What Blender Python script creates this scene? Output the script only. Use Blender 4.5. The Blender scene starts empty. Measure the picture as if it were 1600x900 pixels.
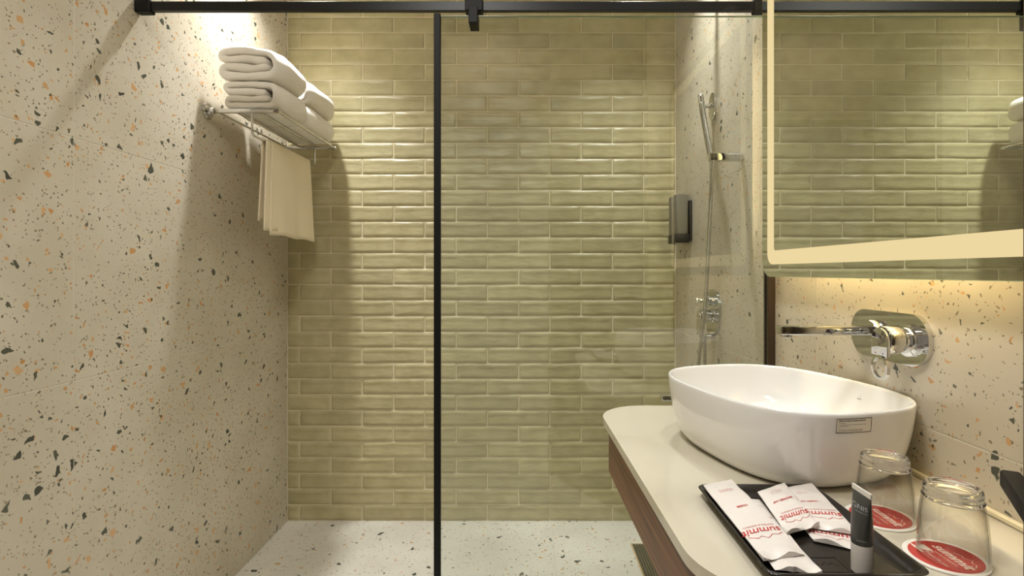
import bpy, bmesh, math, random
from mathutils import Vector, Matrix, noise
from mathutils.bvhtree import BVHTree

random.seed(7)
PI = math.pi
scene = bpy.context.scene
COL = scene.collection

# ------------------------------------------------------------------ camera
FPX, VX, VY = 833.0, 824.0, 425.0          # focal length and vanishing point in 1600x900 pixels
HC = 1.194                                  # camera height
cam_d = bpy.data.cameras.new('camera')
cam_d.sensor_width = 36.0
cam_d.lens = FPX / 1600 * 36
cam_d.shift_x = -(VX - 800) / 1600
cam_d.shift_y = (VY - 450) / 1600
cam_d.clip_start = 0.02
cam = bpy.data.objects.new('camera', cam_d)
cam.location = (0, 0, HC)
cam.rotation_euler = (PI / 2, 0, 0)
COL.objects.link(cam)
scene.camera = cam

# ------------------------------------------------------------------ world, lights, exposure
world = bpy.data.worlds.new('world')
scene.world = world
world.use_nodes = True
world.node_tree.nodes['Background'].inputs[0].default_value = (1.0, 0.86, 0.68, 1)
world.node_tree.nodes['Background'].inputs[1].default_value = 0.25

scene.view_settings.view_transform = 'Standard'
scene.view_settings.look = 'None'
scene.view_settings.gamma = 1.0
scene.view_settings.use_curve_mapping = False
scene.view_settings.exposure = 0.42

CEIL = 2.70
def spot(name, x, y, watts, size, blend, col=(0.98, 0.99, 1.0), r=0.03):
    d = bpy.data.lights.new(name, 'SPOT')
    d.energy = watts; d.color = col; d.spot_size = math.radians(size)
    d.spot_blend = blend; d.shadow_soft_size = r
    o = bpy.data.objects.new(name, d)
    o.location = (x, y, CEIL - 0.012)
    COL.objects.link(o)
    return o
LAMPS = [(-0.905, 2.03), (0.46, 2.0), (0.52, 1.10), (-0.25, 0.80)]
spot('shower_spot', LAMPS[0][0], LAMPS[0][1], 93, 97, 1.0)
spot('shower_spot', LAMPS[1][0], LAMPS[1][1], 61, 97, 1.0)
spot('vanity_spot', LAMPS[2][0], LAMPS[2][1], 16, 100, 0.9, (0.96, 0.98, 1.0))
spot('room_spot', LAMPS[3][0], LAMPS[3][1], 22, 112, 0.9, (0.98, 0.98, 1.0))
FILL_DISC = (-0.30, 0.30)                    # added soft fill light with a disc body, not a known fixture
ad_ = bpy.data.lights.new('added_fill_light', 'AREA')
ad_.shape = 'DISK'; ad_.size = 0.42; ad_.energy = 15; ad_.color = (1.0, 0.98, 0.93)
ao_ = bpy.data.objects.new('added_fill_light', ad_)
ao_.location = (FILL_DISC[0], FILL_DISC[1], CEIL - 0.062)
COL.objects.link(ao_)

# ------------------------------------------------------------------ materials
def new_mat(name):
    m = bpy.data.materials.new(name); m.use_nodes = True
    nt = m.node_tree
    return m, nt, nt.nodes['Principled BSDF'], nt.nodes, nt.links

def srgb(r, g, b):
    f = lambda c: (c / 255 / 12.92) if c / 255 <= 0.04045 else ((c / 255 + 0.055) / 1.055) ** 2.4
    return (f(r), f(g), f(b), 1)

def simple(name, col, rough=0.5, metal=0.0, **kw):
    m, nt, p, N, L = new_mat(name)
    p.inputs['Base Color'].default_value = col
    p.inputs['Roughness'].default_value = rough
    p.inputs['Metallic'].default_value = metal
    for k, v in kw.items():
        p.inputs[k].default_value = v
    return m

def math_node(N, L, op, a, b=None, clamp=False):
    n = N.new('ShaderNodeMath'); n.operation = op; n.use_clamp = clamp
    for i, v in enumerate((a, b)):
        if v is None: continue
        if isinstance(v, (int, float)): n.inputs[i].default_value = v
        else: L.new(v, n.inputs[i])
    return n.outputs[0]

def mix_col(N, L, fac, a, b):
    n = N.new('ShaderNodeMix'); n.data_type = 'RGBA'
    for i, v in ((0, fac), (6, a), (7, b)):
        if isinstance(v, (int, float)): n.inputs[i].default_value = v
        elif isinstance(v, tuple): n.inputs[i].default_value = v
        else: L.new(v, n.inputs[i])
    return n.outputs[2]

def terrazzo(name, base, base2, rough=0.35, density=1.0, chip=1.0):
    m, nt, p, N, L = new_mat(name)
    geo = N.new('ShaderNodeNewGeometry')
    # slightly warp the position so that chips are irregular
    nz = N.new('ShaderNodeTexNoise'); nz.inputs['Scale'].default_value = 60; nz.inputs['Detail'].default_value = 1
    L.new(geo.outputs['Position'], nz.inputs['Vector'])
    sub = N.new('ShaderNodeVectorMath'); sub.operation = 'SUBTRACT'; sub.inputs[1].default_value = (0.5, 0.5, 0.5)
    L.new(nz.outputs['Color'], sub.inputs[0])
    sc = N.new('ShaderNodeVectorMath'); sc.operation = 'SCALE'; sc.inputs['Scale'].default_value = 0.010
    L.new(sub.outputs[0], sc.inputs[0])
    ad = N.new('ShaderNodeVectorMath'); ad.operation = 'ADD'
    L.new(geo.outputs['Position'], ad.inputs[0]); L.new(sc.outputs[0], ad.inputs[1])
    pos = ad.outputs[0]
    # mottled cement
    n1 = N.new('ShaderNodeTexNoise'); n1.inputs['Scale'].default_value = 5; n1.inputs['Detail'].default_value = 6
    L.new(geo.outputs['Position'], n1.inputs['Vector'])
    r1 = N.new('ShaderNodeValToRGB'); r1.color_ramp.elements[0].position = 0.35; r1.color_ramp.elements[1].position = 0.65
    r1.color_ramp.elements[0].color = base2; r1.color_ramp.elements[1].color = base
    L.new(n1.outputs['Fac'], r1.inputs['Fac'])
    col = r1.outputs['Color']
    def layer(col, scale, gate, thr0, thr1, ca, cb, off):
        mp = N.new('ShaderNodeVectorMath'); mp.operation = 'ADD'; mp.inputs[1].default_value = off
        L.new(pos, mp.inputs[0])
        ve = N.new('ShaderNodeTexVoronoi'); ve.feature = 'DISTANCE_TO_EDGE'; ve.inputs['Scale'].default_value = scale
        vc = N.new('ShaderNodeTexVoronoi'); vc.feature = 'F1'; vc.inputs['Scale'].default_value = scale
        L.new(mp.outputs[0], ve.inputs['Vector']); L.new(mp.outputs[0], vc.inputs['Vector'])
        sp = N.new('ShaderNodeSeparateColor'); L.new(vc.outputs['Color'], sp.inputs[0])
        g = math_node(N, L, 'LESS_THAN', sp.outputs[0], gate)
        t = math_node(N, L, 'ADD', math_node(N, L, 'MULTIPLY', sp.outputs[1], thr1 - thr0), thr0)
        # soft-edged threshold
        e = math_node(N, L, 'MULTIPLY', math_node(N, L, 'SUBTRACT', ve.outputs['Distance'], t), 14.0, True)
        f = math_node(N, L, 'MULTIPLY', math_node(N, L, 'MULTIPLY', e, g), 2.0, True)
        c = mix_col(N, L, sp.outputs[2], ca, cb)
        return mix_col(N, L, f, col, c)
    k = 1.0 / chip
    col = layer(col, 170 * k, 0.22 * density, 0.10, 0.42, srgb(150, 136, 108), srgb(124, 114, 92), (3.1, 1.7, 5.3))
    col = layer(col, 80 * k, 0.10 * density, 0.12, 0.40, srgb(196, 142, 88), srgb(206, 166, 118), (8.1, 4.2, 2.2))
    col = layer(col, 95 * k, 0.065 * density, 0.16, 0.42, srgb(72, 74, 64), srgb(106, 102, 86), (2.7, 9.2, 7.7))
    col = layer(col, 40 * k, 0.080 * density, 0.17, 0.44, srgb(198, 146, 92), srgb(208, 170, 124), (0.7, 6.1, 1.9))
    col = layer(col, 40 * k, 0.16 * density, 0.15, 0.46, srgb(62, 66, 58), srgb(90, 90, 76), (5.5, 2.3, 0.4))
    L.new(col, p.inputs['Base Color'])
    p.inputs['Roughness'].default_value = rough
    return m

M = {}
M['terrazzo'] = terrazzo('terrazzo_wall', srgb(205, 196, 176), srgb(195, 185, 163), 0.34)
M['terrazzo_floor'] = terrazzo('terrazzo_floor', srgb(222, 218, 205), srgb(212, 207, 194), 0.4, 0.7)
M['grout'] = simple('pale_grout', srgb(226, 214, 182), 0.8)
M['grout_wall'] = simple('tile_joint', srgb(208, 200, 180), 0.8)
M['ceiling'] = simple('ceiling_paint', srgb(225, 221, 212), 0.9)
M['paint'] = simple('wall_paint', srgb(118, 104, 84), 0.9)

def brick_mat():
    m, nt, p, N, L = new_mat('sage_glaze')
    oi = N.new('ShaderNodeObjectInfo'); tc = N.new('ShaderNodeTexCoord')
    ofs = N.new('ShaderNodeVectorMath'); ofs.operation = 'SCALE'; ofs.inputs[0].default_value = (37.0, 11.0, 53.0)
    L.new(oi.outputs['Random'], ofs.inputs['Scale'])
    ad = N.new('ShaderNodeVectorMath'); ad.operation = 'ADD'
    L.new(tc.outputs['Object'], ad.inputs[0]); L.new(ofs.outputs[0], ad.inputs[1])
    n = N.new('ShaderNodeTexNoise'); n.inputs['Scale'].default_value = 14; n.inputs['Detail'].default_value = 3
    L.new(ad.outputs[0], n.inputs['Vector'])
    r = N.new('ShaderNodeValToRGB'); e = r.color_ramp.elements
    e[0].position = 0.3; e[1].position = 0.7
    e[0].color = srgb(174, 164, 124); e[1].color = srgb(190, 180, 140)
    L.new(n.outputs['Fac'], r.inputs['Fac'])
    var = math_node(N, L, 'ADD', math_node(N, L, 'MULTIPLY', oi.outputs['Random'], 0.14), 0.93)
    hs = N.new('ShaderNodeHueSaturation'); L.new(r.outputs['Color'], hs.inputs['Color']); L.new(var, hs.inputs['Value'])
    L.new(hs.outputs['Color'], p.inputs['Base Color'])
    p.inputs['Roughness'].default_value = 0.33
    st = N.new('ShaderNodeVectorMath'); st.operation = 'MULTIPLY'; st.inputs[1].default_value = (0.55, 1.0, 1.5)
    L.new(ad.outputs[0], st.inputs[0])
    n2 = N.new('ShaderNodeTexNoise'); n2.inputs['Scale'].default_value = 26; n2.inputs['Detail'].default_value = 1.5
    L.new(st.outputs[0], n2.inputs['Vector'])
    b = N.new('ShaderNodeBump'); b.inputs['Strength'].default_value = 0.30; b.inputs['Distance'].default_value = 0.01
    L.new(n2.outputs['Fac'], b.inputs['Height']); L.new(b.outputs['Normal'], p.inputs['Normal'])
    return m
M['brick'] = brick_mat()

def wood_mat():
    m, nt, p, N, L = new_mat('walnut_veneer')
    geo = N.new('ShaderNodeNewGeometry')
    v = N.new('ShaderNodeVectorMath'); v.operation = 'MULTIPLY'; v.inputs[1].default_value = (40, 3.0, 110)
    L.new(geo.outputs['Position'], v.inputs[0])
    n = N.new('ShaderNodeTexNoise'); n.inputs['Scale'].default_value = 1.0; n.inputs['Detail'].default_value = 5
    L.new(v.outputs[0], n.inputs['Vector'])
    r = N.new('ShaderNodeValToRGB'); e = r.color_ramp.elements
    e[0].position = 0.32; e[1].position = 0.7
    e[0].color = srgb(84, 54, 34); e[1].color = srgb(140, 98, 66)
    L.new(n.outputs['Fac'], r.inputs['Fac']); L.new(r.outputs['Color'], p.inputs['Base Color'])
    p.inputs['Roughness'].default_value = 0.45
    return m
M['wood'] = wood_mat()

def cloth_mat(name, col, scale=900, strength=0.5):
    m, nt, p, N, L = new_mat(name)
    p.inputs['Base Color'].default_value = col
    p.inputs['Roughness'].default_value = 0.95
    p.inputs['Sheen Weight'].default_value = 0.25
    geo = N.new('ShaderNodeNewGeometry')
    n = N.new('ShaderNodeTexNoise'); n.inputs['Scale'].default_value = scale; n.inputs['Detail'].default_value = 2
    L.new(geo.outputs['Position'], n.inputs['Vector'])
    b = N.new('ShaderNodeBump'); b.inputs['Strength'].default_value = strength; b.inputs['Distance'].default_value = 0.002
    L.new(n.outputs['Fac'], b.inputs['Height']); L.new(b.outputs['Normal'], p.inputs['Normal'])
    return m
M['towel'] = cloth_mat('white_terry', srgb(246, 240, 229), 520, 0.6)
M['hand_towel'] = cloth_mat('cream_cotton', srgb(242, 228, 197), 900, 0.3)

def pane_mat(name, tint, ior, edge=None):
    m = bpy.data.materials.new(name); m.use_nodes = True
    nt = m.node_tree; N = nt.nodes; L = nt.links
    N.clear()
    out = N.new('ShaderNodeOutputMaterial'); mx = N.new('ShaderNodeMixShader')
    tr = N.new('ShaderNodeBsdfTransparent'); tr.inputs[0].default_value = tint
    gl = N.new('ShaderNodeBsdfGlossy'); gl.inputs['Roughness'].default_value = 0.0
    fr = N.new('ShaderNodeFresnel'); fr.inputs['IOR'].default_value = ior
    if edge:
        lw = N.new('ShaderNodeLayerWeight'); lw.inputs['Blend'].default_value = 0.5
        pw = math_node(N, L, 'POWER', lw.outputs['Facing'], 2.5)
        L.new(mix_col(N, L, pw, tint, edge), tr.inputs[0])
    geo = N.new('ShaderNodeNewGeometry')
    inv = math_node(N, L, 'SUBTRACT', 1.0, geo.outputs['Backfacing'])
    fac = math_node(N, L, 'MULTIPLY', fr.outputs[0], inv)
    L.new(fac, mx.inputs[0]); L.new(tr.outputs[0], mx.inputs[1]); L.new(gl.outputs[0], mx.inputs[2])
    L.new(mx.outputs[0], out.inputs['Surface'])
    return m
M['pane'] = pane_mat('screen_glass', (0.955, 0.975, 0.955, 1), 2.05)
M['pane_edge'] = simple('glass_edge', srgb(120, 140, 110), 0.2)
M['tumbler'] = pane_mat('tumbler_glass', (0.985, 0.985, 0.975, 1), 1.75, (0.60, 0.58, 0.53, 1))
M['glass_base'] = simple('tumbler_base_glass', (0.98, 0.98, 0.97, 1), 0.02, 0, **{'Transmission Weight': 1.0, 'IOR': 1.48})

M['mirror'] = simple('mirror_silver', (0.86, 0.88, 0.82, 1), 0.0, 1.0)
M['mirror_edge'] = simple('mirror_edge_glass', srgb(170, 190, 160), 0.15)
M['chrome'] = simple('chrome', (0.68, 0.68, 0.67, 1), 0.05, 1.0)
M['steel'] = simple('brushed_steel', (0.62, 0.60, 0.56, 1), 0.25, 1.0)
M['drain_steel'] = simple('drain_steel', (0.45, 0.44, 0.38, 1), 0.35, 1.0)
M['dark'] = simple('dark_cavity', srgb(40, 38, 30), 0.8)
M['black'] = simple('matte_black_metal', srgb(12, 11, 9), 0.55, **{'Specular IOR Level': 0.25})
M['black_bar'] = simple('black_bar_metal', srgb(14, 12, 10), 0.4, **{'Specular IOR Level': 0.35})
M['bronze'] = simple('dark_bronze_channel', srgb(46, 34, 22), 0.35)
M['door'] = simple('dark_brown_door', srgb(66, 46, 30), 0.5)
M['ceramic'] = simple('white_ceramic', srgb(237, 235, 231), 0.08, 0, **{'Coat Weight': 0.3, 'Coat Roughness': 0.03})
M['counter'] = simple('beige_quartz', srgb(206, 198, 178), 0.07)
M['bead'] = simple('cream_sealant', srgb(216, 204, 170), 0.5)
M['ink'] = simple('black_ink', srgb(42, 32, 22), 0.6)
M['sticker'] = simple('clear_label', srgb(240, 234, 222), 0.2)
M['red_ink'] = simple('red_ink', srgb(186, 40, 36), 0.6)
M['grey_ink'] = simple('grey_ink', srgb(150, 142, 134), 0.6)
M['tray'] = simple('black_tray_plastic', srgb(34, 30, 26), 0.17)
M['tray_print'] = simple('tray_emboss', srgb(20, 18, 16), 0.5)
M['tube'] = simple('charcoal_plastic', srgb(66, 66, 64), 0.35)
M['tube_cap'] = simple('frosted_cap', srgb(196, 190, 182), 0.4)
M['tube_white'] = simple('tube_seal_white', srgb(225, 220, 212), 0.5)
M['pale_ink'] = simple('pale_ink', srgb(170, 172, 172), 0.6)
M['coaster'] = simple('coaster_card', srgb(232, 226, 214), 0.7)
M['coaster_red'] = simple('coaster_red', srgb(190, 62, 52), 0.65)
M['coaster_white'] = simple('coaster_white_print', srgb(238, 222, 206), 0.7)
M['coaster_dark'] = simple('coaster_bean_print', srgb(120, 52, 36), 0.7)
M['bottle'] = simple('grey_dispenser_plastic', srgb(120, 114, 100), 0.4)
M['bottle_black'] = simple('black_dispenser_plastic', srgb(28, 25, 22), 0.4)
M['housing'] = simple('mirror_housing', srgb(210, 205, 190), 0.6)
M['drain_frame'] = simple('tan_drain_sealant', srgb(196, 172, 132), 0.7)

def paper_mat():
    m, nt, p, N, L = new_mat('sachet_film')
    p.inputs['Base Color'].default_value = srgb(226, 219, 212)
    p.inputs['Roughness'].default_value = 0.32
    geo = N.new('ShaderNodeNewGeometry')
    n = N.new('ShaderNodeTexNoise'); n.inputs['Scale'].default_value = 55; n.inputs['Detail'].default_value = 3
    L.new(geo.outputs['Position'], n.inputs['Vector'])
    b = N.new('ShaderNodeBump'); b.inputs['Strength'].default_value = 0.25; b.inputs['Distance'].default_value = 0.005
    L.new(n.outputs['Fac'], b.inputs['Height']); L.new(b.outputs['Normal'], p.inputs['Normal'])
    return m
M['paper'] = paper_mat()

def emit(name, col, s):
    m = bpy.data.materials.new(name); m.use_nodes = True
    nt = m.node_tree; nt.nodes.clear()
    o = nt.nodes.new('ShaderNodeOutputMaterial'); e = nt.nodes.new('ShaderNodeEmission')
    e.inputs[0].default_value = col; e.inputs[1].default_value = s
    nt.links.new(e.outputs[0], o.inputs['Surface'])
    return m
M['led_front'] = emit('mirror_led_band', (1.0, 0.80, 0.42, 1), 0.64)
M['led_back'] = emit('mirror_back_led', (1.0, 0.80, 0.46, 1), 84.0)
M['lamp_lens'] = emit('downlight_lens', (1.0, 0.9, 0.74, 1), 6.0)

# ------------------------------------------------------------------ helpers
def empty(name, loc):
    o = bpy.data.objects.new(name, None); o.empty_display_size = 0.05
    o.location = loc; COL.objects.link(o)
    return o

def tag(o, label=None, cat=None, group=None, kind=None):
    if label: o['label'] = label
    if cat: o['category'] = cat
    if group: o['group'] = group
    if kind: o['kind'] = kind
    return o

def parent_to(o, parent):
    o.parent = parent
    m = Matrix.Identity(4); q = parent
    while q is not None:
        m = Matrix.Translation(q.location) @ q.rotation_euler.to_matrix().to_4x4() @ m if q.parent is None else q.matrix_parent_inverse @ Matrix.Translation(q.location) @ q.rotation_euler.to_matrix().to_4x4() @ m
        q = q.parent
    o.matrix_parent_inverse = m.inverted()

def fin(name, bm, mat, parent=None, smooth=35, origin=None, doubles=0):
    """link the bmesh (world coordinates) as one mesh object"""
    if doubles: bmesh.ops.remove_doubles(bm, verts=bm.verts, dist=doubles)
    bmesh.ops.recalc_face_normals(bm, faces=bm.faces)
    me = bpy.data.meshes.new(name)
    if origin is not None:
        bmesh.ops.translate(bm, verts=bm.verts, vec=-Vector(origin))
    bm.to_mesh(me); bm.free()
    if mat is not None: me.materials.append(M[mat] if isinstance(mat, str) else mat)
    if smooth:
        me.shade_smooth(); me.set_sharp_from_angle(angle=math.radians(smooth))
    o = bpy.data.objects.new(name, me); COL.objects.link(o)
    if origin is not None: o.location = origin
    if parent is not None: parent_to(o, parent)
    return o

def box(bm, x0, x1, y0, y1, z0, z1, bev=0.0, seg=1, mat=None):
    r = bmesh.ops.create_cube(bm, size=1)
    mt = Matrix.Translation(((x0 + x1) / 2, (y0 + y1) / 2, (z0 + z1) / 2)) @ Matrix.Diagonal((x1 - x0, y1 - y0, z1 - z0, 1))
    if mat is not None: mt = mat @ mt
    bmesh.ops.transform(bm, matrix=mt, verts=r['verts'])
    if bev:
        es = list({e for v in r['verts'] for e in v.link_edges})
        bmesh.ops.bevel(bm, geom=es, offset=bev, segments=seg, profile=0.5, affect='EDGES')
    return bm

def nbox(*a, **k):
    return box(bmesh.new(), *a, **k)

def tube(bm, pts, r, seg=10, caps=True, radii=None):
    pts = [Vector(p) for p in pts]
    n = len(pts); rings = []
    t = (pts[1] - pts[0]).normalized()
    up = Vector((0, 0, 1)) if abs(t.z) < 0.9 else Vector((1, 0, 0))
    a = t.cross(up).normalized()
    for i, p in enumerate(pts):
        if i == 0: t = (pts[1] - pts[0])
        elif i == n - 1: t = (pts[-1] - pts[-2])
        else: t = (pts[i + 1] - p).normalized() + (p - pts[i - 1]).normalized()
        t = t.normalized()
        a = (a - t * a.dot(t)).normalized(); b = t.cross(a)
        rr = radii[i] if radii else r
        rings.append([bm.verts.new(p + (a * math.cos(2 * PI * k / seg) + b * math.sin(2 * PI * k / seg)) * rr) for k in range(seg)])
    for i in range(n - 1):
        for k in range(seg):
            bm.faces.new((rings[i][k], rings[i][(k + 1) % seg], rings[i + 1][(k + 1) % seg], rings[i + 1][k]))
    if caps:
        bm.faces.new(rings[0]); bm.faces.new(rings[-1])
    return bm

def fillet(pts, r, n=5):
    """round the inner corners of a polyline"""
    pts = [Vector(p) for p in pts]; out = [pts[0]]
    for i in range(1, len(pts) - 1):
        a, b, c = pts[i - 1], pts[i], pts[i + 1]
        d1 = (a - b).normalized(); d2 = (c - b).normalized()
        p1 = b + d1 * min(r, (a - b).length * 0.49); p2 = b + d2 * min(r, (c - b).length * 0.49)
        for k in range(n + 1):
            s = k / n
            out.append(p1 * (1 - s) ** 2 + b * 2 * s * (1 - s) + p2 * s ** 2)
    out.append(pts[-1])
    return out

def smooth_path(pts, n=8):
    pts = [Vector(p) for p in pts]; out = []
    P = [pts[0] * 2 - pts[1]] + pts + [pts[-1] * 2 - pts[-2]]
    for i in range(1, len(P) - 2):
        for k in range(n):
            t = k / n; a, b, c, d = P[i - 1], P[i], P[i + 1], P[i + 2]
            out.append(0.5 * ((2 * b) + (c - a) * t + (2 * a - 5 * b + 4 * c - d) * t * t + (3 * b - a - 3 * c + d) * t ** 3))
    out.append(pts[-1])
    return out

def lathe(bm, prof, seg=32, mat=Matrix.Identity(4), cap0=False, cap1=False):
    rings = []
    for r, z in prof:
        rings.append([bm.verts.new(mat @ Vector((r * math.cos(2 * PI * k / seg), r * math.sin(2 * PI * k / seg), z))) for k in range(seg)])
    for i in range(len(rings) - 1):
        for k in range(seg):
            bm.faces.new((rings[i][k], rings[i][(k + 1) % seg], rings[i + 1][(k + 1) % seg], rings[i + 1][k]))
    if cap0: bm.faces.new(rings[0])
    if cap1: bm.faces.new(rings[-1])
    return bm

def rrect(w, h, r, n=6):
    out = []
    for cx, cy, a0 in ((w / 2 - r, h / 2 - r, 0), (-w / 2 + r, h / 2 - r, PI / 2), (-w / 2 + r, -h / 2 + r, PI), (w / 2 - r, -h / 2 + r, 1.5 * PI)):
        for k in range(n + 1):
            a = a0 + PI / 2 * k / n
            out.append((cx + r * math.cos(a), cy + r * math.sin(a)))
    return out

def round_poly(corners, n=8):
    """corners: (x, y, radius) in order"""
    out = []; m = len(corners)
    for i in range(m):
        a = Vector(corners[i - 1][:2]); b = Vector(corners[i][:2]); c = Vector(corners[(i + 1) % m][:2]); r = corners[i][2]
        if r <= 0: out.append((b.x, b.y)); continue
        d1 = (a - b).normalized(); d2 = (c - b).normalized()
        ang = math.acos(max(-1, min(1, d1.dot(d2)))) ; t = r / math.tan(ang / 2)
        p1 = b + d1 * t; p2 = b + d2 * t
        cen = b + (d1 + d2).normalized() * (r / math.sin(ang / 2))
        a1 = math.atan2(p1.y - cen.y, p1.x - cen.x); a2 = math.atan2(p2.y - cen.y, p2.x - cen.x)
        da = (a2 - a1 + PI) % (2 * PI) - PI
        for k in range(n + 1):
            aa = a1 + da * k / n
            out.append((cen.x + r * math.cos(aa), cen.y + r * math.sin(aa)))
    return out

def prism(bm, outline, z0, z1, mat=Matrix.Identity(4), bev=0.0):
    lo = [bm.verts.new(Vector((x, y, z0))) for x, y in outline]
    hi = [bm.verts.new(Vector((x, y, z1))) for x, y in outline]
    n = len(outline); cap = []
    cap.append(bm.faces.new(lo)); cap.append(bm.faces.new(hi))
    for k in range(n):
        bm.faces.new((lo[k], lo[(k + 1) % n], hi[(k + 1) % n], hi[k]))
    vs = lo + hi
    if bev:
        es = [e for f in cap for e in f.edges]
        r = bmesh.ops.bevel(bm, geom=es, offset=bev, segments=2, profile=0.5, affect='EDGES')
        vs = list({v for f in r['faces'] for v in f.verts} | {v for v in vs if v.is_valid})
        vs = [v for v in bm.verts if v in set(vs)]
    bmesh.ops.transform(bm, matrix=mat, verts=vs)
    return bm

def ring_prism(bm, outer, inner, z0, z1, mat=Matrix.Identity(4)):
    n = len(outer)
    V = lambda pts, z: [bm.verts.new(mat @ Vector((x, y, z))) for x, y in pts]
    a, b, c, d = V(outer, z0), V(inner, z0), V(outer, z1), V(inner, z1)
    for k in range(n):
        j = (k + 1) % n
        bm.faces.new((a[k], a[j], b[j], b[k])); bm.faces.new((c[k], c[j], d[j], d[k]))
        bm.faces.new((a[k], a[j], c[j], c[k])); bm.faces.new((b[k], b[j], d[j], d[k]))
    return bm

def text_geo(body, size, shear=0.0, bold=0.0, align='CENTER', spacing=1.0):
    """flat text outline as (verts2d, faces); origin on the baseline"""
    c = bpy.data.curves.new('lettering', 'FONT')
    c.body = body; c.size = size; c.shear = shear; c.offset = bold; c.align_x = align
    c.resolution_u = 3; c.space_character = spacing
    o = bpy.data.objects.new('lettering', c); COL.objects.link(o)
    bpy.context.view_layer.update()
    me = bpy.data.meshes.new_from_object(o.evaluated_get(bpy.context.evaluated_depsgraph_get()))
    vs = [(v.co.x, v.co.y) for v in me.vertices]; fs = [tuple(p.vertices) for p in me.polygons]
    bpy.data.objects.remove(o); bpy.data.curves.remove(c); bpy.data.meshes.remove(me)
    return vs, fs

def put_flat(bm, geo, fn):
    vs, fs = geo
    nv = [bm.verts.new(fn(x, y)) for x, y in vs]
    for f in fs:
        try: bm.faces.new([nv[i] for i in f])
        except ValueError: pass
    return bm

def strip_geo(pts, w):
    """a flat polyline of width w as (verts2d, faces)"""
    vs = []; fs = []
    for i, p in enumerate(pts):
        a = Vector(pts[max(0, i - 1)]); b = Vector(pts[min(len(pts) - 1, i + 1)])
        t = (b - a).normalized(); n = Vector((-t.y, t.x)) * w / 2
        vs += [(p[0] + n.x, p[1] + n.y), (p[0] - n.x, p[1] - n.y)]
        if i: fs.append((2 * i - 2, 2 * i - 1, 2 * i + 1, 2 * i))
    return vs, fs

AX = Matrix(((0, 0, -1, 0), (1, 0, 0, 0), (0, -1, 0, 0), (0, 0, 0, 1)))
def wallmat(x, y, z):
    """local x -> room depth (y), local y -> up, local z -> out of the right wall (-x)"""
    return Matrix.Translation((x, y, z)) @ Matrix(((0, 0, -1, 0), (1, 0, 0, 0), (0, 1, 0, 0), (0, 0, 0, 1)))
def wallmat_l(x, y, z):
    """local z -> out of the left wall (+x)"""
    return Matrix.Translation((x, y, z)) @ Matrix(((0, 0, 1, 0), (1, 0, 0, 0), (0, 1, 0, 0), (0, 0, 0, 1)))

# ------------------------------------------------------------------ room shell
XL, XR, D, Y0 = -1.151, 0.711, 2.563, -0.10
TT = 0.009
ZJ = [0.0, 0.308, 0.917, 1.535, CEIL]

def tiles(parent, axis, us, zs, face, into, mat, gap=0.0018):
    for i in range(len(us) - 1):
        for j in range(len(zs) - 1):
            u0, u1, z0, z1 = us[i] + gap / 2, us[i + 1] - gap / 2, zs[j] + gap / 2, zs[j + 1] - gap / 2
            lo, hi = sorted((face, face + into))
            c = ((u0 + u1) / 2, (z0 + z1) / 2)
            if axis == 'x': bm = nbox(lo, hi, u0, u1, z0, z1, 0.0007); og = (face, c[0], c[1])
            else: bm = nbox(u0, u1, z0, z1, lo, hi, 0.0007); og = (c[0], c[1], face)
            fin('tile', bm, mat, parent, 0, og)

wl = fin('wall_left', nbox(XL - 0.12, XL - 0.0005, Y0, D + 0.1, 0, CEIL), 'grout_wall', smooth=0)
tag(wl, 'beige terrazzo tiled wall on the left with dark and orange chips', kind='structure')
tiles(wl, 'x', [Y0, 0.154, 1.354, 2.5545], ZJ, XL, -TT, 'terrazzo')
wr = fin('wall_right', nbox(XR + 0.0005, XR + 0.12, Y0, D + 0.1, 0, CEIL), 'grout_wall', smooth=0)
tag(wr, 'beige terrazzo tiled wall on the right behind mirror and tap', kind='structure')
tiles(wr, 'x', [Y0, 0.107, 1.307, 2.5545], ZJ, XR, TT, 'terrazzo')
fl = fin('floor', nbox(XL - 0.12, XR + 0.12, Y0 - 1.2, D + 0.1, -0.12, -0.0012), 'grout_wall', smooth=0)
tag(fl, 'pale terrazzo floor tiles with small chips', kind='structure')
# floor tiles leave a slot for the drain (x 0.452-0.56, y 1.75-2.345)
DX0, DX1, DY0, DY1 = 0.452, 0.572, 1.72, 2.345
G = 0.0014
for (x0, x1, y0, y1) in [(XL, 0.114, 1.35, D), (XL, 0.114, 0.15, 1.35), (XL, 0.114, Y0 - 1.2, 0.15),
                         (0.114, XR, 0.15, 1.35), (0.114, XR, Y0 - 1.2, 0.15)]:
    fin('tile', nbox(x0 + G / 2, x1 - G / 2, y0 + G / 2, y1 - G / 2, -TT, 0, 0.0007), 'terrazzo_floor', fl, 0, ((x0 + x1) / 2, (y0 + y1) / 2, 0))
bm = bmesh.new()     # the tile around the drain slot
o_ = [(0.114 + G / 2, 1.35 + G / 2), (XR, 1.35 + G / 2), (XR, D), (0.114 + G / 2, D)]
i_ = [(DX0, DY0), (DX1, DY0), (DX1, DY1), (DX0, DY1)]
ring_prism(bm, o_, i_, -TT, 0)
fin('tile', bm, 'terrazzo_floor', fl, 0)
ce = fin('ceiling', nbox(XL - 0.12, XR + 0.12, Y0 - 0.1, D + 0.1, CEIL, CEIL + 0.1), 'ceiling', smooth=0)
tag(ce, 'plain white ceiling above the bathroom', kind='structure')
bm = bmesh.new()
box(bm, XL - 0.12, -0.74, Y0 - 0.1, Y0, 0, CEIL); box(bm, 0.13, XR + 0.12, Y0 - 0.1, Y0, 0, CEIL); box(bm, -0.74, 0.13, Y0 - 0.1, Y0, 2.1, CEIL)
tag(fin('wall_front', bm, 'paint', smooth=0), 'plain beige wall with the doorway behind the camera', kind='structure')

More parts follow.
